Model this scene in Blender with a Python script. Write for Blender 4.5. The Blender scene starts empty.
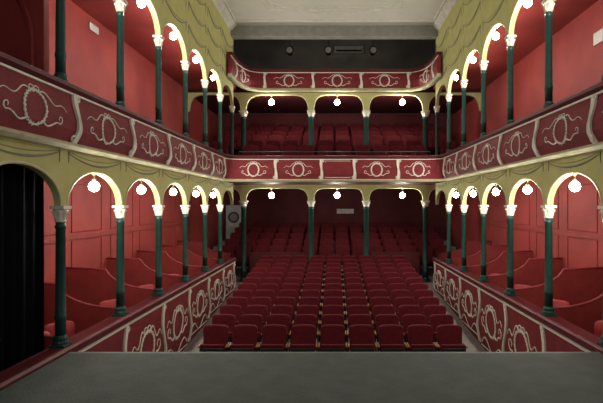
import bpy, math, random
from mathutils import Vector, Matrix
random.seed(4)
CZ=2.95
def H(h): return CZ+h
S=bpy.context.scene
COL=S.collection

# ------------------------------------------------------------ materials
def mat(name, col, rough=0.6, col2=None, scale=6.0, metal=0.0, emit=None, estr=0.0, bump=0.0, bscale=40.0, sheen=0.0, spec=0.5, detail=4, stretch=None):
    m=bpy.data.materials.new(name); m.use_nodes=True
    nt=m.node_tree; b=nt.nodes['Principled BSDF']
    b.inputs['Roughness'].default_value=rough
    b.inputs['Metallic'].default_value=metal
    b.inputs['Specular IOR Level'].default_value=spec
    if sheen: b.inputs['Sheen Weight'].default_value=sheen
    tc=nt.nodes.new('ShaderNodeTexCoord')
    src=tc.outputs['Object']
    if stretch:
        mp=nt.nodes.new('ShaderNodeMapping'); mp.inputs['Scale'].default_value=stretch
        nt.links.new(src,mp.inputs['Vector']); src=mp.outputs['Vector']
    if col2 is None: col2=tuple(c*0.8 for c in col)
    n=nt.nodes.new('ShaderNodeTexNoise'); n.inputs['Scale'].default_value=scale; n.inputs['Detail'].default_value=detail
    nt.links.new(src,n.inputs['Vector'])
    r=nt.nodes.new('ShaderNodeValToRGB')
    r.color_ramp.elements[0].position=0.35; r.color_ramp.elements[1].position=0.65
    r.color_ramp.elements[0].color=(*col2,1); r.color_ramp.elements[1].color=(*col,1)
    nt.links.new(n.outputs['Fac'],r.inputs['Fac']); nt.links.new(r.outputs['Color'],b.inputs['Base Color'])
    if bump:
        n2=nt.nodes.new('ShaderNodeTexNoise'); n2.inputs['Scale'].default_value=bscale
        nt.links.new(src,n2.inputs['Vector'])
        bp=nt.nodes.new('ShaderNodeBump'); bp.inputs['Strength'].default_value=bump; bp.inputs['Distance'].default_value=0.02
        nt.links.new(n2.outputs['Fac'],bp.inputs['Height']); nt.links.new(bp.outputs['Normal'],b.inputs['Normal'])
    if emit:
        b.inputs['Emission Color'].default_value=(*emit,1); b.inputs['Emission Strength'].default_value=estr
    return m
M={}
M['fascia']=mat('crimson_fascia',(0.195,0.024,0.029),0.65,(0.15,0.018,0.022),5,bump=0.1,spec=.2)
M['fascia_dark']=mat('dark_crimson_rail',(0.10,0.013,0.017),0.5,spec=.25)
M['cream']=mat('cream_relief',(0.72,0.70,0.59),0.5,(0.64,0.62,0.51),20)
M['gold']=mat('pale_yellow_plaster',(0.50,0.485,0.205),0.75,(0.44,0.43,0.175),4,spec=.1)
M['goldlight']=mat('cream_yellow_mould',(0.58,0.56,0.32),0.6)
M['goldrim']=mat('dull_cream_rim',(0.44,0.41,0.25),0.7,spec=.2)
M['garland']=mat('grey_green_garland',(0.22,0.225,0.14),0.7)
M['green']=mat('dark_green_paint',(0.012,0.060,0.044),0.5,(0.009,0.044,0.034),8,spec=.35)
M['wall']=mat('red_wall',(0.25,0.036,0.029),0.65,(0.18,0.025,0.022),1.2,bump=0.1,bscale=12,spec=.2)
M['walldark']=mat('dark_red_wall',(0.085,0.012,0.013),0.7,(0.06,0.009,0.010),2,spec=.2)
M['black']=mat('black_drape',(0.004,0.004,0.005),1.0,spec=0.03)
M['iron']=mat('black_iron',(0.01,0.011,0.011),0.4)
M['ceil']=mat('pale_ceiling',(0.50,0.48,0.42),0.8,(0.46,0.45,0.39),1.5)
M['ceilm']=mat('ceiling_moulding',(0.60,0.58,0.50),0.7)
M['grey']=mat('dark_grey_wall',(0.22,0.20,0.17),0.8,(0.18,0.165,0.145),2,spec=.2)
M['beam']=mat('grey_beam',(0.22,0.22,0.19),0.7)
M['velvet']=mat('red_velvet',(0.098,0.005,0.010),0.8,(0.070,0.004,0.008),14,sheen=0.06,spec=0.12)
M['velvetdim']=mat('darker_red_velvet',(0.07,0.006,0.009),0.85,(0.05,0.005,0.007),10,spec=.1)  # darker red than the stalls velvet, for rear and gallery seats
M['seatwood']=mat('black_seat_shell',(0.006,0.003,0.004),0.6)
M['armwood']=mat('golden_brown_wood',(0.22,0.11,0.035),0.45)
M['carpet']=mat('grey_brown_carpet',(0.24,0.21,0.20),0.9,(0.19,0.165,0.155),9,bump=0.2,bscale=90)
M['stage']=mat('dark_stage_cloth',(0.056,0.066,0.060),0.85,(0.044,0.052,0.047),5,bump=0.35,bscale=40,detail=9,spec=.2)
M['stagef']=mat('stage_edge',(0.060,0.060,0.052),0.7)
M['bulb']=mat('lit_bulb',(1,1,1),0.3,emit=(1,0.96,0.88),estr=110)
M['brass']=mat('cream_metal',(0.5,0.42,0.25),0.35,metal=0.3)
M['paper']=mat('paper',(0.45,0.44,0.4),0.8)
M['door']=mat('pale_grey_door',(0.40,0.42,0.38),0.5)
M['chair']=mat('bright_red_upholstery',(0.28,0.014,0.016),0.6)
M['part']=mat('red_partition',(0.22,0.028,0.024),0.55,spec=.25)

# ------------------------------------------------------------ mesh builder
import bmesh
class MB:
    def __init__(s): s.v=[]; s.f=[]
    def add(s,vs,fs):
        o=len(s.v); s.v+= [tuple(v) for v in vs]; s.f+=[tuple(i+o for i in f) for f in fs]; return s
    def box(s,x0,x1,y0,y1,z0,z1):
        return s.add([(x0,y0,z0),(x1,y0,z0),(x1,y1,z0),(x0,y1,z0),(x0,y0,z1),(x1,y0,z1),(x1,y1,z1),(x0,y1,z1)],
          [(0,3,2,1),(4,5,6,7),(0,1,5,4),(1,2,6,5),(2,3,7,6),(3,0,4,7)])
    def tube(s,pts,r,n=6,closed=False):
        P=[Vector(p) for p in pts]; L=len(P)
        if L<2: return s
        vs=[]; up=None
        for i,p in enumerate(P):
            a=P[(i-1)%L] if (closed or i>0) else p
            b=P[(i+1)%L] if (closed or i<L-1) else p
            t=(b-a)
            if t.length<1e-9: t=Vector((0,0,1))
            t.normalize()
            if up is None:
                up=Vector((0,0,1)) if abs(t.z)<0.9 else Vector((1,0,0))
                up=(up-t*up.dot(t)).normalized()
            else:
                up=(up-t*up.dot(t))
                up=up.normalized() if up.length>1e-6 else t.orthogonal().normalized()
            w=t.cross(up)
            rr=r(i/(L-1)) if callable(r) else r
            for k in range(n):
                a2=2*math.pi*k/n
                vs.append(p+up*math.cos(a2)*rr+w*math.sin(a2)*rr)
        fs=[]
        for i in range(L if closed else L-1):
            j=(i+1)%L
            for k in range(n):
                k2=(k+1)%n
                fs.append((i*n+k,j*n+k,j*n+k2,i*n+k2))
        if not closed:
            fs.append(tuple(range(n))); fs.append(tuple((L-1)*n+k for k in reversed(range(n))))
        return s.add(vs,fs)
    def lathe(s,prof,n=16,cx=0,cy=0):
        vs=[];fs=[]
        for r,z in prof:
            for k in range(n):
                a=2*math.pi*k/n; vs.append((cx+r*math.cos(a),cy+r*math.sin(a),z))
        for i in range(len(prof)-1):
            for k in range(n):
                k2=(k+1)%n; fs.append((i*n+k,i*n+k2,(i+1)*n+k2,(i+1)*n+k))
        fs.append(tuple(reversed(range(n)))); m=(len(prof)-1)*n; fs.append(tuple(m+k for k in range(n)))
        return s.add(vs,fs)
    def prism(s,poly,axis,a,b):
        n=len(poly)
        def P(p,c):
            return (c,p[0],p[1]) if axis=='x' else ((p[0],c,p[1]) if axis=='y' else (p[0],p[1],c))
        vs=[P(p,a) for p in poly]+[P(p,b) for p in poly]
        fs=[tuple(range(n)),tuple(reversed(range(n,2*n)))]+[(i,(i+1)%n+0,(i+1)%n+n,i+n) for i in range(n)]
        return s.add(vs,fs)
    def mesh(s,name,m,smooth=False):
        me=bpy.data.meshes.new(name); me.from_pydata(s.v,[],s.f); me.materials.append(m)
        bm=bmesh.new(); bm.from_mesh(me); bmesh.ops.recalc_face_normals(bm,faces=bm.faces); bm.to_mesh(me); bm.free()
        if smooth:
            me.polygons.foreach_set('use_smooth',[True]*len(me.polygons))
        return me
def link(o,parent=None):
    COL.objects.link(o)
    if parent: o.parent=parent
    return o
def ob(mb,name,m,parent=None,label=None,cat=None,kind=None,group=None,smooth=False,loc=None,bevel=0):
    me=mb.mesh(name,m,smooth); o=bpy.data.objects.new(name,me); link(o,parent)
    if loc: o.location=loc
    if bevel:
        bv=o.modifiers.new('bevel','BEVEL'); bv.width=bevel; bv.segments=2; bv.limit_method='ANGLE'
    tag(o,label,cat,kind,group); return o
def tag(o,label=None,cat=None,kind=None,group=None):
    if label:o['label']=label
    if cat:o['category']=cat
    if kind:o['kind']=kind
    if group:o['group']=group
def empty(name,loc=(0,0,0),label=None,cat=None,group=None):
    o=bpy.data.objects.new(name,None); o.empty_display_size=0.1; link(o); o.location=loc; tag(o,label,cat,None,group); return o
def copytree(o,loc,rot=None,label=None):
    c=o.copy(); COL.objects.link(c); c.location=loc
    if rot is not None: c.rotation_euler=(0,0,rot)
    if label: c['label']=label
    for ch in o.children:
        if ch.type=='LIGHT': continue
        d=ch.copy(); COL.objects.link(d); d.parent=c
    return c

# ------------------------------------------------------------ paths & sweeps
class Path:
    def __init__(s,pts):
        s.p=[Vector(p) for p in pts]; s.c=[0]
        for a,b in zip(s.p,s.p[1:]): s.c.append(s.c[-1]+(b-a).length)
        s.L=s.c[-1]
    def at(s,u):
        u=max(0,min(s.L,u))
        for i in range(len(s.p)-1):
            if u<=s.c[i+1]+1e-9:
                d=(s.p[i+1]-s.p[i]).normalized(); pos=s.p[i]+d*(u-s.c[i])
                return pos,d,Vector((d.y,-d.x))
        d=(s.p[-1]-s.p[-2]).normalized(); return s.p[-1],d,Vector((d.y,-d.x))
    def vn(s,i):
        ds=[]
        if i>0: ds.append((s.p[i]-s.p[i-1]).normalized())
        if i<len(s.p)-1: ds.append((s.p[i+1]-s.p[i]).normalized())
        d=sum(ds,Vector((0,0))).normalized(); n=Vector((d.y,-d.x))
        k=ds[0].dot(d); return n/k
def sweep(mb,path,prof):
    n=len(prof); vs=[];fs=[]
    for i,p in enumerate(path.p):
        nn=path.vn(i)
        for o,z in prof: vs.append((p.x+nn.x*o,p.y+nn.y*o,z))
    for i in range(len(path.p)-1):
        for k in range(n):
            k2=(k+1)%n; fs.append((i*n+k,i*n+k2,(i+1)*n+k2,(i+1)*n+k))
    fs.append(tuple(range(n))); m=(len(path.p)-1)*n; fs.append(tuple(m+k for k in reversed(range(n))))
    return mb.add(vs,fs)
def interp(prof,z):
    for (o0,z0),(o1,z1) in zip(prof,prof[1:]):
        if z0<=z<=z1 and z1>z0: return o0+(o1-o0)*(z-z0)/(z1-z0)
    return prof[-1][0] if z>prof[-1][1] else prof[0][0]
def surf(path,face,u,z,eps=0.0):
    p,d,n=path.at(u); o=interp(face,z)+eps
    return Vector((p.x+n.x*o,p.y+n.y*o,z))

def wreath(path,face,u0,zc,w=0.5,hh=0.2,r=0.016,rf=0.62,eps=.004,amp=1.0,spray=True,rr=None):
    """oval laurel wreath, bow on top, fluttering ribbons and side sprays; rr = ribbon radius"""
    mb=MB(); P=lambda u,v,e=0.0: surf(path,face,u0+u,zc+v,eps+e)
    rr=rr or r*.8
    ry=hh*0.85; rx=ry*rf; k=hh/0.2; N=32
    mb.tube([P(rx*math.cos(2*math.pi*i/N),ry*math.sin(2*math.pi*i/N)) for i in range(N)],r*.95,6,True)
    for i in range(22):
        a=2*math.pi*(i+.5)/22; sg=1 if math.cos(a)>0 else -1
        for q in (-1,1):
            mb.tube([P((rx+q*.2*r)*math.cos(a),(ry+q*.2*r)*math.sin(a),r*.3),P((rx+q*2.1*r)*math.cos(a+.14*sg),(ry+q*2.1*r)*math.sin(a+.14*sg),r*.2)],lambda t:r*(.75-.45*t),5)
    for sg in (-1,1):
        mb.tube([P(sg*0.04*k*(1-math.cos(a)),ry+0.022*k+0.024*k*math.sin(a)) for a in [i*2*math.pi/12 for i in range(12)]],rr*.8,5,True)
        x0=rx*.5
        mb.tube([P(sg*(x0+t*(w-x0)),ry*(1.0-0.72*t)+0.028*amp*k*math.sin(t*math.pi*3)) for t in [i/22 for i in range(23)]],lambda t:rr*(1.0-0.45*t),5)
        if spray:
            xa=rx*.75; q=.045*k*amp
            mb.tube([P(sg*(xa+t*(w*.78-xa)),-ry*.72-0.03*k*math.sin(t*math.pi*1.7)) for t in [i/12 for i in range(13)]],lambda t:rr*(1.25-0.4*t)*(1+0.25*math.sin(t*40)),5)
            cx=w*.78; cz=-ry*.72+q+.024*k
            mb.tube([P(sg*(cx+q*(1-t*.6)*math.sin(t*5.4)),cz-q*(1-t*.6)*math.cos(t*5.4)) for t in [i/14 for i in range(15)]],lambda t:rr*(.85-.3*t),5)
    return mb
def pilaster(path,face,u0,z0,z1,w=0.04,thick=0.035,S_=.03):
    """double-stroke S scroll bracket"""
    mb=MB(); N=18; vs=[];fs=[]
    off=lambda t: S_*math.sin(2*math.pi*t)
    for i in range(N+1):
        t=i/N; z=z0+(z1-z0)*t
        ww=w*(0.6+0.4*abs(math.cos(t*math.pi)))
        for uu,e in ((-ww,-0.01),(-ww,thick*0.8),(-ww*.4,thick*.45),(ww*.4,thick*.45),(ww,thick*0.8),(ww,-0.01)):
            vs.append(surf(path,face,u0+off(t)+uu,z,e))
    for i in range(N):
        for k in range(6):
            k2=(k+1)%6; fs.append((i*6+k,i*6+k2,(i+1)*6+k2,(i+1)*6+k))
    fs.append(tuple(range(6))); fs.append(tuple(N*6+k for k in reversed(range(6))))
    mb.add(vs,fs)
    for zz,sc,sg in ((z1-0.05,1.0,1),(z0+0.05,0.9,-1)):
        mb.tube([surf(path,face,u0+sg*(w*0.9+0.03*sc*math.cos(a)),zz+0.03*sc*math.sin(a),0.015) for a in [i*2*math.pi/10 for i in range(10)]],0.012,5,True)
    return mb

# ------------------------------------------------------------ ROOM SHELL
COLD=[3.79+1.467*k for k in range(8)]    # 3.79 .. 14.06
XO=4.6
def st(mb,name,m,label=None,**k): return ob(mb,name,m,kind='structure',label=label,**k)
def floorz(y): return 0.0 if y<8 else (0.075*(y-8) if y<15 else 0.525)
mb=MB()
poly=[(5.15,-0.3),(5.15,0),(8,0),(15.0,0.525)]
z=0.525; y=15.0
for k in range(6):
    z+=0.16; poly+= [(y,z),(y+0.8,z)]; y+=0.8
poly+=[(20,z),(20,-0.3)]
mb.prism(poly,'x',-4.6,4.6); st(mb,'floor',M['carpet'],'worn grey-brown carpeted raked auditorium floor')
ZR=z
st(MB().box(-XO-0.15,-XO,2.5,20,0,8.3),'wall_left',M['wall'],'red painted outer wall')
st(MB().box(XO,XO+0.15,2.5,20,0,8.3),'wall_right',M['wall'],'red painted outer wall')
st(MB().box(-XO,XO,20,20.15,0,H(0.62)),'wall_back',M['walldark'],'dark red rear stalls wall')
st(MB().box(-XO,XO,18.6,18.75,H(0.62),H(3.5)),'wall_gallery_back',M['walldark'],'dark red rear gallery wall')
st(MB().box(-XO,XO,18.4,18.55,H(3.5),H(7)),'wall_upper_back',M['grey'],'grey-brown wall above upper gallery')
st(MB().box(-XO,XO,13.8,18.55,H(7),H(7.1)),'ceiling_upper',M['grey'],'dark roof above upper gallery')
st(MB().box(-3.15,3.15,1.0,13.75,H(5.1),H(5.25)),'ceiling',M['ceil'],'pale cream plaster ceiling')
st(MB().box(-3.15,3.15,13.7,14.0,H(4.8),H(7)),'trim_1',M['beam'],'grey beam closing the ceiling')
mb=MB()
for (a,b,c,d,r) in ((-2.75,2.75,4,13.3,0.035),(-1.75,1.75,8,12.6,0.03),(-1.6,1.6,8.2,12.45,0.014)):
    mb.tube([(a,c,H(5.1)),(b,c,H(5.1)),(b,d,H(5.1)),(a,d,H(5.1))],r,6,True)
mb.tube([(2.2*math.cos(t),10.4+2.5*math.sin(t),H(5.1)) for t in [i*2*math.pi/40 for i in range(40)]],0.02,6,True)
st(mb,'trim_2',M['ceilm'],'raised cream ceiling mouldings')
for i,sx in enumerate((-1,1)):
    mb=MB(); mb.prism([(sx*3.0,H(5.1)),(sx*2.8,H(5.1)),(sx*2.86,H(5.02)),(sx*2.95,H(4.95)),(sx*3.0,H(4.85))],'y',1.5,13.7)
    st(mb,'trim_%d'%(3+i),M['ceilm'],'cream cornice moulding')
for sx,nm in ((-1,'left'),(1,'right')):
    a,b=sorted((sx*3.0,sx*XO)); a2,b2=sorted((sx*3.07,sx*XO))
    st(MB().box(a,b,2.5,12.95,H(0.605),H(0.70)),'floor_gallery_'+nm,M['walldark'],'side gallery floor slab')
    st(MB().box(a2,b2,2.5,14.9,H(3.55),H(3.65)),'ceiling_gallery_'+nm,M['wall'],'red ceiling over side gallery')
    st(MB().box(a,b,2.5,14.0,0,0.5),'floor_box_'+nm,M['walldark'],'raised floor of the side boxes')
    for j,(z0,z1) in enumerate(((0.5,0.66),(H(-0.62),H(-0.56)),(H(0.7),H(0.85)),(H(1.75),H(1.80)))):
        st(MB().box(*sorted((sx*(XO-0.03),sx*XO)),5.3,15,z0,z1),'baseboard_%s_%d'%(nm,j),M['part'],'dark red wall moulding')
poly=[(12.95,H(0.605)),(12.95,H(0.70))]
y=13.0; z=H(0.70)
for k in range(6):
    poly+=[(y+0.45 if k==0 else y,z)]
    if k==0: y+=0.45
    z+=0.26 if k else 0.1
    poly+=[(y,z)]; y+=0.8
poly+=[(18.6,z),(18.6,H(0.605))]
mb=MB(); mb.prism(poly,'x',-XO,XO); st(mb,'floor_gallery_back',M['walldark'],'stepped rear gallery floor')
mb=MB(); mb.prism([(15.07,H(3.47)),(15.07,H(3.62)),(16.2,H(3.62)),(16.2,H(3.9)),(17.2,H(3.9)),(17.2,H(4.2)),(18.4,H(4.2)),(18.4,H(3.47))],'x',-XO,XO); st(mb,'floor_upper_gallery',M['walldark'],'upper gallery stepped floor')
st(MB().box(-XO,-3.15,5.2,5.3,H(0.7),H(3.55)),'wall_cross',M['wall'],'dark red cross wall closing the gallery end')
mb=MB(); mb.tube([(-4.45,5.18,H(.75))]+[(-4.45+1.0*(1-math.cos(a)) ,5.18,H(1.75)+.85*math.sin(a)) for a in [math.pi*i/16 for i in range(10)]]+[(-3.32,5.18,H(2.0)),(-3.32,5.18,H(.75))] if 0 else [(-4.45,5.18,H(.72))]+[(-3.86-.59*math.cos(a),5.18,H(1.75)+.75*math.sin(a)) for a in [math.pi*i/16 for i in range(17)]]+[(-3.27,5.18,H(.72))],.035,6)
st(mb,'trim_5',M['part'],'curved dark red arch moulding')

# ------------------------------------------------------------ STAGE
mb=MB(); mb.box(-2.86,2.86,-1.5,5.13,1.20,1.35); 
stg=ob(mb,'stage',M['stage'],None,'dark grey-green stage floor with worn canvas','stage')
ob(MB().box(-2.86,2.86,5.13,5.19,1.22,1.352),'stage_nosing',M['stagef'],stg,'worn wooden front edge')
ob(MB().box(-2.86,2.86,5.07,5.13,0,1.20),'stage_riser',M['fascia_dark'],stg)

# ------------------------------------------------------------ TIER FRONTS
def arc(cx,cy,r,a0,a1,n=7):
    return [(cx+r*math.cos(math.radians(a0+(a1-a0)*i/n)),cy+r*math.sin(math.radians(a0+(a1-a0)*i/n))) for i in range(n+1)]
p1=Path([(-3,2.6)]+arc(-2.45,12.45,0.55,180,90)+arc(2.45,12.45,0.55,90,0)+[(3,2.6)])
face1=[(.12,H(.66)),(.145,H(.72)),(.175,H(.80)),(.185,H(.90)),(.18,H(1.0)),(.165,H(1.09)),(.15,H(1.16)),(.14,H(1.21))]
bf=empty('balcony_front',(0,12.8,H(0.6)),'curved crimson balcony front with cream wreaths and ribbons','balcony')
def par_inv(par): return Matrix.Translation(-Vector(par.location))
def childob(mb,name,m,par,**k):
    o=ob(mb,name,m,None,**k); o.parent=par; o.matrix_parent_inverse=par_inv(par); return o
mb=MB(); sweep(mb,p1,[(0.0,H(.66))]+face1+[(0.0,H(1.21))]); childob(mb,'front_panel',M['fascia'],bf,smooth=False)
mb=MB(); sweep(mb,p1,[(0,H(1.212)),(.15,H(1.212)),(.19,H(1.245)),(.19,H(1.285)),(.16,H(1.30)),(-.12,H(1.30)),(-.12,H(1.212))]); childob(mb,'top_rail',M['fascia_dark'],bf,label='dark crimson padded top rail')
mb=MB(); sweep(mb,p1,[(.12,H(1.18)),(.160,H(1.185)),(.163,H(1.205)),(.12,H(1.211))]); childob(mb,'upper_moulding',M['cream'],bf)
mb=MB(); sweep(mb,p1,[(0,H(.60)),(.11,H(.60)),(.15,H(.635)),(.145,H(.66)),(.12,H(.675)),(0,H(.659))]); childob(mb,'lower_moulding',M['goldrim'],bf)
def u_at(path,x,y):
    best=None
    for i in range(2000):
        u=path.L*i/1999; p,_,_=path.at(u); d=(p.x-x)**2+(p.y-y)**2
        if best is None or d<best[0]: best=(d,u)
    return best[1]
pil=[];wr=[]
for sx in (-1,1):
    for k in range(7): pil.append((sx*3,COLD[k]))
    for k in range(6): wr.append((sx*3,(COLD[k]+COLD[k+1])/2))
for x in (-1.57,-0.35,0.53,1.70): pil.append((x,13.0))
for x in (-2.17,-.97,1.12,2.25): wr.append((x,13.0))
for x,y in pil:
    if y==COLD[6] : y=12.35
    s_=-1 if x>2.9 else 1
    childob(pilaster(p1,face1,u_at(p1,x,y),H(.665),H(1.205),0.042,S_=.035*s_ if abs(x)>2.9 else .012),'bracket',M['cream'],bf)
for x,y in wr:
    side=abs(x)>2.9
    childob(wreath(p1,face1,u_at(p1,x,y),H(.915),0.52 if side else 0.38,0.19 if side else .20,0.0105 if side else .0125,1.05 if side else .85,rr=.008 if side else .009),'wreath_ornament',M['cream'],bf)
mb=MB(); uc=u_at(p1,.09,13)
mb.tube([surf(p1,face1,uc+a,H(b),0.004) for a,b in ((-.33,.71),(.33,.71),(.33,1.15),(-.33,1.15))],0.009,6,True)
childob(mb,'panel_frame',M['cream'],bf)
gr=MB()
gr.tube([(-2.6,13.05,H(1.42)),(2.6,13.05,H(1.42))],0.015)
for i in range(14):
    x=-2.6+5.2*i/13; gr.tube([(x,13.05,H(1.302)),(x,13.05,H(1.42))],0.009,5)
ob(gr,'guard_rail',M['iron'],None,'thin black iron guard rail on balcony top','railing')

# upper gallery front
p2=Path([(-2.92,13.1)]+[(-2.92,13.5),(-2.90,13.95),(-2.82,14.4),(-2.66,14.72),(-2.42,14.89)]+[(-2.2,14.92),(2.2,14.92),(2.42,14.89),(2.66,14.72),(2.82,14.4),(2.90,13.95),(2.92,13.5),(2.92,13.1)])
face2=[(.08,H(3.57)),(.12,H(3.66)),(.15,H(3.78)),(.13,H(3.92)),(.09,H(4.03)),(.08,H(4.07))]
uf=empty('balcony_front',(0,15,H(3.5)),'crimson upper gallery front with cream wreaths and curved ends','balcony')
mb=MB(); sweep(mb,p2,[(0,H(3.57))]+face2+[(0,H(4.07))]); childob(mb,'front_panel',M['fascia'],uf)
mb=MB(); sweep(mb,p2,[(0,H(4.072)),(.13,H(4.08)),(.13,H(4.16)),(0,H(4.16))]); childob(mb,'top_rail',M['fascia_dark'],uf)
mb=MB(); sweep(mb,p2,[(0,H(3.48)),(.10,H(3.48)),(.13,H(3.52)),(.10,H(3.58)),(0,H(3.569))]); childob(mb,'lower_moulding',M['goldrim'],uf)
mb=MB(); sweep(mb,p2,[(.07,H(4.045)),(.105,H(4.045)),(.105,H(4.068)),(.07,H(4.071))]); childob(mb,'upper_moulding',M['cream'],uf)
for x in (-2.15,-.66,.82,2.3):
    childob(pilaster(p2,face2,u_at(p2,x,14.95),H(3.57),H(4.07),0.045,S_=.012),'bracket',M['cream'],uf)
for sx in (-1,1): childob(pilaster(p2,face2,u_at(p2,sx*2.92,13.6),H(3.57),H(4.07),0.05),'bracket',M['cream'],uf)
for x,y in ((-1.40,14.95),(0.08,14.95),(1.54,14.95),(-2.82,14.3),(2.82,14.3)):
    childob(wreath(p2,face2,u_at(p2,x,y),H(3.80),0.46 if abs(x)<2 else .34,0.195,0.0135,.9,rr=.0095),'wreath_ornament',M['cream'],uf)

# lower box fronts
for sx in (-1,1):
    pts=[(-3,3.0),(-3,14.06)] if sx<0 else [(3,14.06),(3,3.0)]
    pb=Path(pts)
    fb=[(.05,0.0),(.06,.25),(.08,.5),(.095,.85),(.09,1.1),(.08,1.28)]
    bx=empty('box_balustrade',(sx*3,9,0),'crimson side box balustrade with cream wreaths and scrolls','balustrade')
    mb=MB(); sweep(mb,pb,[(-.04,0)]+fb+[(-.04,1.28)]); childob(mb,'balustrade_panel',M['fascia'],bx)
    mb=MB(); sweep(mb,pb,[(-.1,1.281),(.10,1.285),(.13,1.31),(.13,1.37),(.10,1.39),(-.1,1.39)]); childob(mb,'top_rail',M['fascia_dark'],bx,label='dark red padded rail')
    mb=MB(); sweep(mb,pb,[(.05,1.24),(.103,1.242),(.103,1.265),(.05,1.279)]); childob(mb,'upper_moulding',M['cream'],bx)
    for k in range(1,8):
        y=COLD[k]; fz=floorz(y)
        childob(pilaster(pb,fb,u_at(pb,sx*3,min(y,13.92)),fz+0.06,1.235,0.042,0.035,S_=.10*(-sx)),'bracket',M['cream'],bx)
        if k<7:
            y=(COLD[k]+COLD[k+1])/2; fz=floorz(y); zc=fz+(1.24-fz)*.56; hh=(1.20-fz)*0.27; u0=u_at(pb,sx*3,y)
            mb=wreath(pb,fb,u0,zc,.60,hh,.016,1.0,amp=1.5,rr=.0135)
            P=lambda u,v: surf(pb,fb,u0+u,v,.004)
            for sg in (-1,1):
                mb.tube([P(sg*(.62-.56*t),fz+.15+.16*math.sin(math.pi*t*1.2)*(1-t*.4)) for t in [i/16 for i in range(17)]],lambda t:.015-.006*t,5)
            childob(mb,'wreath_ornament',M['cream'],bx)
            ln=MB().tube([P(-.66,fz+.09),P(.66,fz+.09)],.010,5)
            childob(ln,'lower_bead',M['cream'],bx)

# ------------------------------------------------------------ COLUMNS
def make_column(x,y,z0,z1,r=0.055,label='slim dark green column with cream capital',group='gallery columns'):
    hgt=z1-z0
    e=empty('column',(x,y,z0),label,'column',group)
    mb=MB().lathe([(r*1.45,0),(r*1.45,.05),(r*1.3,.07),(r*1.35,.10),(r*1.05,.13)],14); mb.box(-r*1.5,r*1.5,-r*1.5,r*1.5,-0.0,0.03)
    ob(mb,'base',M['green'],e,smooth=False)
    mb=MB().lathe([(r,.12),(r*1.0,.3),(r*1.12,.31),(r*1.12,.34),(r*.98,.36),(r*.88,hgt-.25),(r*1.05,hgt-.24),(r*1.05,hgt-.22),(r*.9,hgt-.21),(r*.9,hgt-.16)],16)
    ob(mb,'shaft',M['green'],e,smooth=True)
    mb=MB().lathe([(r*.92,hgt-.18),(r*1.1,hgt-.17),(r*.98,hgt-.155),(r*1.05,hgt-.11),(r*1.35,hgt-.05),(r*1.2,hgt-.035)],14)
    mb.box(-r*1.45,r*1.45,-r*1.45,r*1.45,hgt-.035,hgt)
    for k in range(8):
        a=k*math.pi/4+.39
        mb.tube([(r*.95*math.cos(a),r*.95*math.sin(a),hgt-.155),(r*1.2*math.cos(a),r*1.2*math.sin(a),hgt-.09),(r*1.5*math.cos(a),r*1.5*math.sin(a),hgt-.06),(r*1.48*math.cos(a),r*1.48*math.sin(a),hgt-.08)],0.009,4)
    ob(mb,'capital',M['cream'],e,label='cream leafy capital')
    return e
zs1,zc1=H(-.02),H(.38)
zs2,zc2=H(2.86),H(3.28)
for sx in (-1,1):
    for k in range(0,8):
        if k<7: make_column(sx*3,COLD[k],H(-1.56),zs1,group='side box columns')
        if k<7: make_column(sx*3.0,COLD[k],H(1.30),zs2,0.052,group='side gallery columns')
    make_column(sx*3.0,COLD[7],H(0.80),zs2,0.052,group='side gallery columns')
BX=(-2.84,-.73,.99,2.84)
for x in BX:
    make_column(x,15.0,0.525,H(.10),0.085,group='rear stalls columns')
    make_column(x,15.0,H(.9),H(2.90),0.085,group='rear gallery columns')

# ------------------------------------------------------------ ARCADES
def arcade(cols,zs,zc,zt,th,par,garl,stub=0.06,pw=2.0,mr=.015):
    mb=MB(); mo=MB()
    for (x0,y0),(x1,y1) in zip(cols,cols[1:]):
        a=Vector((x0,y0)); b=Vector((x1,y1)); L=(b-a).length; d=(b-a)/L; n=Vector((d.y,-d.x))
        U=[0]+[stub+(L-2*stub)*(1-math.cos(math.pi*i/26))/2 for i in range(27)]+[L]
        half=(L-2*stub)/2
        def zb(u):
            if u<=stub or u>=L-stub: return zs
            q=abs(u-L/2)/half; return zs+(zc-zs)*max(0,1-q**pw)**(1/2.0)
        vs=[];fs=[]
        for u in U:
            p=a+d*u
            for off in (th/2,-th/2):
                q=p+n*off
                vs.append((q.x,q.y,zb(u))); vs.append((q.x,q.y,zt))
        m=len(U)
        for i in range(m-1):
            A=i*4;B=(i+1)*4
            fs+=[(A,B,B+1,A+1),(A+2,A+3,B+3,B+2),(A,A+2,B+2,B),(A+1,B+1,B+3,A+3)]
        fs+=[(0,1,3,2),((m-1)*4,(m-1)*4+2,(m-1)*4+3,(m-1)*4+1)]
        mb.add(vs,fs)
        mo.tube([tuple((a+d*u+n*(th/2)).to_3d()+Vector((0,0,zb(u)+0.012))) for u in U[1:-1]],mr,6)
        for (zz,sag) in garl:
            ga=MB()
            for dz,rm in ((0,1),(.035,.45)):
                ga.tube([tuple((a+d*(L*(.06+.88*t))+n*(th/2+.002)).to_3d()+Vector((0,0,zz+dz*.6-(sag-dz)*4*t*(1-t)))) for t in [i/20 for i in range(21)]],lambda t:rm*(0.006+0.008*math.sin(math.pi*t)+.002*math.sin(t*120)),5)
            for q in (.06,.94):
                c=a+d*(L*q)+n*(th/2+.002)
                ga.tube([(c.x,c.y,zz+.02),(c.x,c.y,zz-sag*1.1)],lambda t:0.011*(1-t*.6),5)
            childob(ga,'garland',M['garland'],par,label='grey-green relief garland')
    childob(mb,'spandrel_wall',M['gold'],par); childob(mo,'arch_moulding',M['goldlight'],par)
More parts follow.
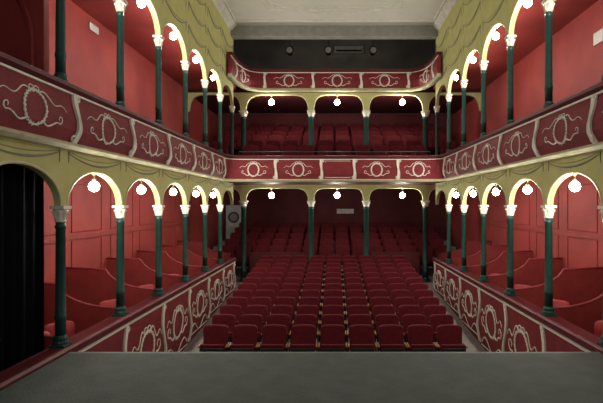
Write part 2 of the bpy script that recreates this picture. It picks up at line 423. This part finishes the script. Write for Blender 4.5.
for sx in (-1,1):
    cl=[(sx*3,y) for y in COLD]
    if sx>0: cl=cl[::-1]
    e=empty('arcade',(sx*3,9,zs1),'pale yellow plaster arches with garlands over side boxes','arcade')
    arcade(cl,zs1,zc1,H(.60),0.075,e,[(H(.565),.10)])
    e=empty('arcade',(sx*3,9,zs2),'pale yellow arched upper wall above side gallery','arcade')
    arcade(cl,zs2,zc2,H(5.0),0.075,e,[(H(3.62),.15),(H(4.1),.16),(H(4.6),.2)])
bc=[(-4.6,15.0)]+[(x,15.0) for x in BX]+[(4.6,15.0)]
e=empty('arcade',(0,15,H(.10)),'pale yellow bracketed beam under the rear balcony','arcade'); arcade(bc,H(.10),H(.49),H(.60),0.10,e,[],0.08,7)
e=empty('arcade',(0,15,zs2),'pale yellow bracketed beam under the upper gallery','arcade'); arcade(bc,H(2.90),H(3.40),H(3.47),0.10,e,[],0.08,6)

# ------------------------------------------------------------ LAMPS
def lamp_proto():
    e=empty('hanging_lamp',(0,0,0),'small bare lit bulb hanging from an arch','lamp','arch lamps')
    mb=MB().lathe([(0.030,.0),(.030,-.012),(.012,-.022),(.009,-.05),(.009,-.07)],12); ob(mb,'lamp_stem',M['brass'],e)
    mb=MB().lathe([(.012,-.065),(.026,-.075),(.026,-.10),(.02,-.105)],12); ob(mb,'socket',M['brass'],e)
    R=.064
    prof=[(R*math.sin(a),-.16+R*math.cos(a)) for a in [math.pi*(0.12+0.88*i/10) for i in range(11)]]
    mb=MB().lathe([(0.018,-.098)]+prof[:-1]+[(0.002,-.16-R)],16); ob(mb,'bulb',M['bulb'],e,smooth=True)
    return e
LP=lamp_proto()
def add_lamp(x,y,z,pw,sc=1,first=[True]):
    if first[0]: LP.location=(x,y,z); e=LP; first[0]=False
    else: e=copytree(LP,(x,y,z)); e.scale=(sc,sc,sc)
    ld=bpy.data.lights.new('bulb_light','POINT'); ld.energy=pw; ld.color=(1,.93,.82); ld.shadow_soft_size=0.06
    lo=bpy.data.objects.new('bulb_light',ld); link(lo,e); lo.location=(0,0,-.31)
for sx in (-1,1):
    for k in range(1,6):
        y=(COLD[k]+COLD[k+1])/2
        add_lamp(sx*3.0,y,zc1-.001,38)
        add_lamp(sx*3.0,y,zc2-.001,36)
for x in (-1.97,.08,2.12):
    add_lamp(x,15.0,H(.485),24,1.35)
    add_lamp(x,15.0,H(3.395),28,1.35)

# ------------------------------------------------------------ BOX PARTITIONS
for sx in (-1,1):
    for k in range(1,8):
        y=COLD[k]; poly=[]
        for i in range(15):
            t=i/14; x=3.06+.85*t
            poly.append((sx*x,H(-1.46)+0.34*(1-math.sqrt(max(0,1-(t*.98)**2)))/.80))
        poly.append((sx*4.58,poly[-1][1]+.02))
        mb=MB().prism(poly+[(sx*4.58,.5),(sx*3.06,.5)],'y',y-.02,y+.02)
        e=ob(mb,'box_partition',M['part'],None,'low scooped red partition between side boxes','partition',None,'box partitions')
        mt=MB().tube([(p[0],y,p[1]) for p in poly],0.024,8); ob(mt,'partition_rail',M['fascia'],e,smooth=True)
n=0
for sx in (-1,1):
    for k in range(1,7):
        for (z0,z1) in ((H(-1.8),H(-.65)),(H(-.5),H(.35))):
            y0=COLD[k]+.2;y1=COLD[k+1]-.2; x=sx*(XO-.006)
            mb=MB().tube([(x,y0,z0),(x,y1,z0),(x,y1,z1),(x,y0,z1)],0.012,5,True)
            n+=1; st(mb,'trim_%d'%(10+n),M['part'],'red wall panel moulding')

mb=MB(); N=60; vs=[];fs=[]
for i in range(N+1):
    y=3.2+2.0*i/N; x=-3.16+0.025*math.sin(i*1.3)+.008*math.sin(i*3.1)
    vs+=[(x,y,.55),(x+.01*math.sin(i),y,H(-.6)),(x,y,H(.55))]
for i in range(N):
    for k in range(2): fs.append((i*3+k,(i+1)*3+k,(i+1)*3+k+1,i*3+k+1))
mb.add(vs,fs); c=ob(mb,'stage_curtain',M['black'],None,'black pleated drape hanging inside the arch','curtain',smooth=True)
sm=c.modifiers.new('solid','SOLIDIFY'); sm.thickness=.01

# ------------------------------------------------------------ SEATS
def backrest_mesh(w=.42,h=.50,t=.055):
    mb=MB(); pts=[]
    for i in range(9):
        a=math.pi*(1-i/8); c=math.cos(a); s_=max(0,math.sin(a))
        pts.append((w/2*(abs(c)**.5)*(1 if c>0 else -1),h-.08+.08*(s_**.7 if s_>1e-6 else 0)))
    poly=[(-w/2+.02,0)]+pts+[(w/2-.02,0)]
    vs=[];n=len(poly)
    for sc,yy in ((.92,-t/2),(1,-t/3),(1,t/3),(.95,t/2)):
        for x,z in poly: vs.append((x*sc,yy+z*.14,h/2+(z-h/2)*sc))
    fs=[tuple(range(n)),tuple(reversed(range(3*n,4*n)))]
    for r in range(3):
        for i in range(n): fs.append((r*n+i,r*n+(i+1)%n,(r+1)*n+(i+1)%n,(r+1)*n+i))
    return mb.add(vs,fs)
seat=empty('theatre_seat',(0,8,0),'red velvet tip-up theatre seat with black shell','seat','stalls seats')
ob(backrest_mesh(),'backrest',M['velvet'],seat,smooth=False,loc=(0,0,.42))
mb=MB(); mb.box(-.195,.195,-.05,-.0,0,.34); b2=ob(mb,'seat_pad',M['velvet'],seat,label='folded red seat pad',bevel=.02,loc=(0,-.10,.34)); b2.rotation_euler=(math.radians(12),0,0)
mb=MB(); mb.box(-.185,.185,-.07,-.052,.0,.29); b3=ob(mb,'seat_underside',M['seatwood'],seat,label='black seat underside',bevel=.008,loc=(0,-.10,.34)); b3.rotation_euler=(math.radians(12),0,0)
for sx in (-1,1):
    mb=MB().box(-.014,.014,-.2,.04,0,.028); ob(mb,'armrest',M['armwood'],seat,bevel=.008,loc=(sx*.226,0,.61),label='golden brown wooden armrest')
    mb=MB().prism([(-.14,0),(.06,0),(.03,.05),(.04,.6),(-.10,.6),(-.06,.05),(-.14,.04)],'x',-.01,.01); ob(mb,'leg',M['seatwood'],seat,loc=(sx*.226,0,0))
first=True; ncol=9; pitch=.49
for r in range(12):
    y=8.0+.58*r
    for c in range(ncol):
        x=(c-(ncol-1)/2)*pitch-.03
        loc=(x,y,floorz(y))
        if first: seat.location=loc; first=False
        else: copytree(seat,loc)
def far_mesh():
    mb=backrest_mesh(.46,.50); mb.v=[(x,y,z+.42) for x,y,z in mb.v]
    mb.box(-.22,.22,-.45,-.02,.38,.46); mb.box(-.25,-.23,-.3,.1,0,.62); mb.box(.23,.25,-.3,.1,0,.62)
    return mb
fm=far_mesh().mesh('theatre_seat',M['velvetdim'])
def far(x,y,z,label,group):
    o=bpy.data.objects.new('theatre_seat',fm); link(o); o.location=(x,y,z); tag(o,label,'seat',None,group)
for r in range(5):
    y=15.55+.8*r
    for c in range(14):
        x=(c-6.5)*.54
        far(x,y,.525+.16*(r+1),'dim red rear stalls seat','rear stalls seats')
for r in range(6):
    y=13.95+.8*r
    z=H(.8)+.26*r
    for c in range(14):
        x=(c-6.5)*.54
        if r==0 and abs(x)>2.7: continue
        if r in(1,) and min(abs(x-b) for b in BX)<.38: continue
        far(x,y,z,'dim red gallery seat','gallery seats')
ob(MB().box(-2.65,-.90,14.96,15.02,.526,H(-1.5)),'low_partition',M['walldark'],None,'low dark red partition behind stalls','partition')
ob(MB().box(1.16,2.65,14.96,15.02,.526,H(-1.5)),'low_partition',M['walldark'],None,'low dark red partition behind stalls','partition')

ch=empty('box_chair',(0,0,0),'small red upholstered chair inside a side box','chair','box chairs')
ob(backrest_mesh(.38,.42,.06),'backrest',M['chair'],ch,smooth=True,loc=(0,.16,.46))
ob(MB().box(-.2,.2,-.2,.2,.42,.48),'seat',M['chair'],ch,bevel=.02)
for a in (-1,1):
    for b_ in (-1,1):
        ob(MB().box(-.017,.017,-.017,.017,0,.42),'leg',M['seatwood'],ch,loc=(a*.17,b_*.17,0))
ff=True
for sx in (-1,1):
    for k in range(1,6):
        for dy in (.45,1.0):
            loc=(sx*3.5,COLD[k]+dy,.5); rot=-sx*.9
            if ff: ch.location=loc; ch.rotation_euler=(0,0,rot); ff=False
            else: copytree(ch,loc,rot)

# ------------------------------------------------------------ DETAILS
def notice(x,y,z,w,h,axis,lab):
    mb=MB()
    if axis=='x': mb.box(x-.005,x+.005,y-w/2,y+w/2,z-h/2,z+h/2)
    else: mb.box(x-w/2,x+w/2,y-.005,y+.005,z-h/2,z+h/2)
    o=ob(mb,'notice',M['paper'],None,lab,'notice')
    mb=MB()
    if axis=='x':
        mb.tube([(x,y-w/2,z-h/2),(x,y+w/2,z-h/2),(x,y+w/2,z+h/2),(x,y-w/2,z+h/2)],.008,4,True)
    else: mb.tube([(x-w/2,y,z-h/2),(x+w/2,y,z-h/2),(x+w/2,y,z+h/2),(x-w/2,y,z+h/2)],.008,4,True)
    ob(mb,'notice_frame',M['iron'],o)
notice(-XO+.01,9.16,H(3.35),.35,.14,'x','small white notice on the gallery wall')
notice(XO-.01,8.35,H(2.9),.3,.22,'x','small white notice on the gallery wall')
notice(.45,19.99,H(-.3),.7,.2,'y','pale framed notice on rear wall')
mb=MB().box(-4.5,-3.85,19.9,19.99,ZR,H(-.05)); d=st(mb,'door_1',M['door'],'pale grey door with round window')
mb=MB().tube([(-4.18+.20*math.cos(a),19.89,H(-.55)+.20*math.sin(a)) for a in [i*2*math.pi/20 for i in range(20)]],.035,6,True); ob(mb,'window_ring',M['iron'],d)
mb=MB().tube([(-4.18,19.895,H(-.55)),(-4.18,19.89,H(-.55))],.17,18); ob(mb,'door_pane',M['grey'],d)
ac=MB().box(0,1.1,18.2,18.4,H(5.75),H(6.0)); o=ob(ac,'air_conditioner',M['paper'],None,'pale wall-mounted air unit on grey wall','air conditioner',bevel=.02)
ob(MB().box(.06,1.04,18.17,18.2,H(5.78),H(5.84)),'air_vent',M['iron'],o)
for x in (-1.45,-.2,1.25):
    e=empty('spotlight',(x,15.6,H(4.95)),'dark round theatre spotlight','spotlight','spotlights')
    mb=MB(); mb.tube([(0,-.18,0),(0,-.12,0),(0,.12,0),(0,.2,.02)],lambda t:.13-.05*t,14); ob(mb,'housing',M['iron'],e,smooth=True)
    mb=MB(); mb.tube([(0,-.185,0),(0,-.181,0)],.10,14); ob(mb,'lens',M['grey'],e)
    mb=MB(); mb.tube([(0,0,.1),(0,0,2.05)],.012,6); ob(mb,'hanging_rod',M['iron'],e)

# ------------------------------------------------------------ LIGHT / CAMERA
w=bpy.data.worlds.new('w'); S.world=w; w.use_nodes=True
w.node_tree.nodes['Background'].inputs[0].default_value=(.8,.88,1,1); w.node_tree.nodes['Background'].inputs[1].default_value=0.04
ld=bpy.data.lights.new('stage_side_fill','AREA'); ld.energy=75; ld.size=4; ld.size_y=2; ld.shape='RECTANGLE'; ld.color=(1,.97,.92)  # added soft fill from behind the camera, no visible lamp
lo=bpy.data.objects.new('stage_side_fill',ld); link(lo); lo.location=(0,-1.0,5.5); lo.rotation_euler=(math.radians(80),0,0)
cd=bpy.data.cameras.new('camera'); cam=bpy.data.objects.new('camera',cd); link(cam)
cam.location=(0,0,CZ); cam.rotation_euler=(math.radians(90),0,0)
Z=1.0; PX,PY=301.5,201.5
cd.sensor_width=36; cd.lens=480/603*36*Z; cd.shift_x=-(334.5-PX)/603*Z; cd.shift_y=(204-PY)/603*Z; cd.clip_start=.05
S.camera=cam
S.view_settings.view_transform='Standard'
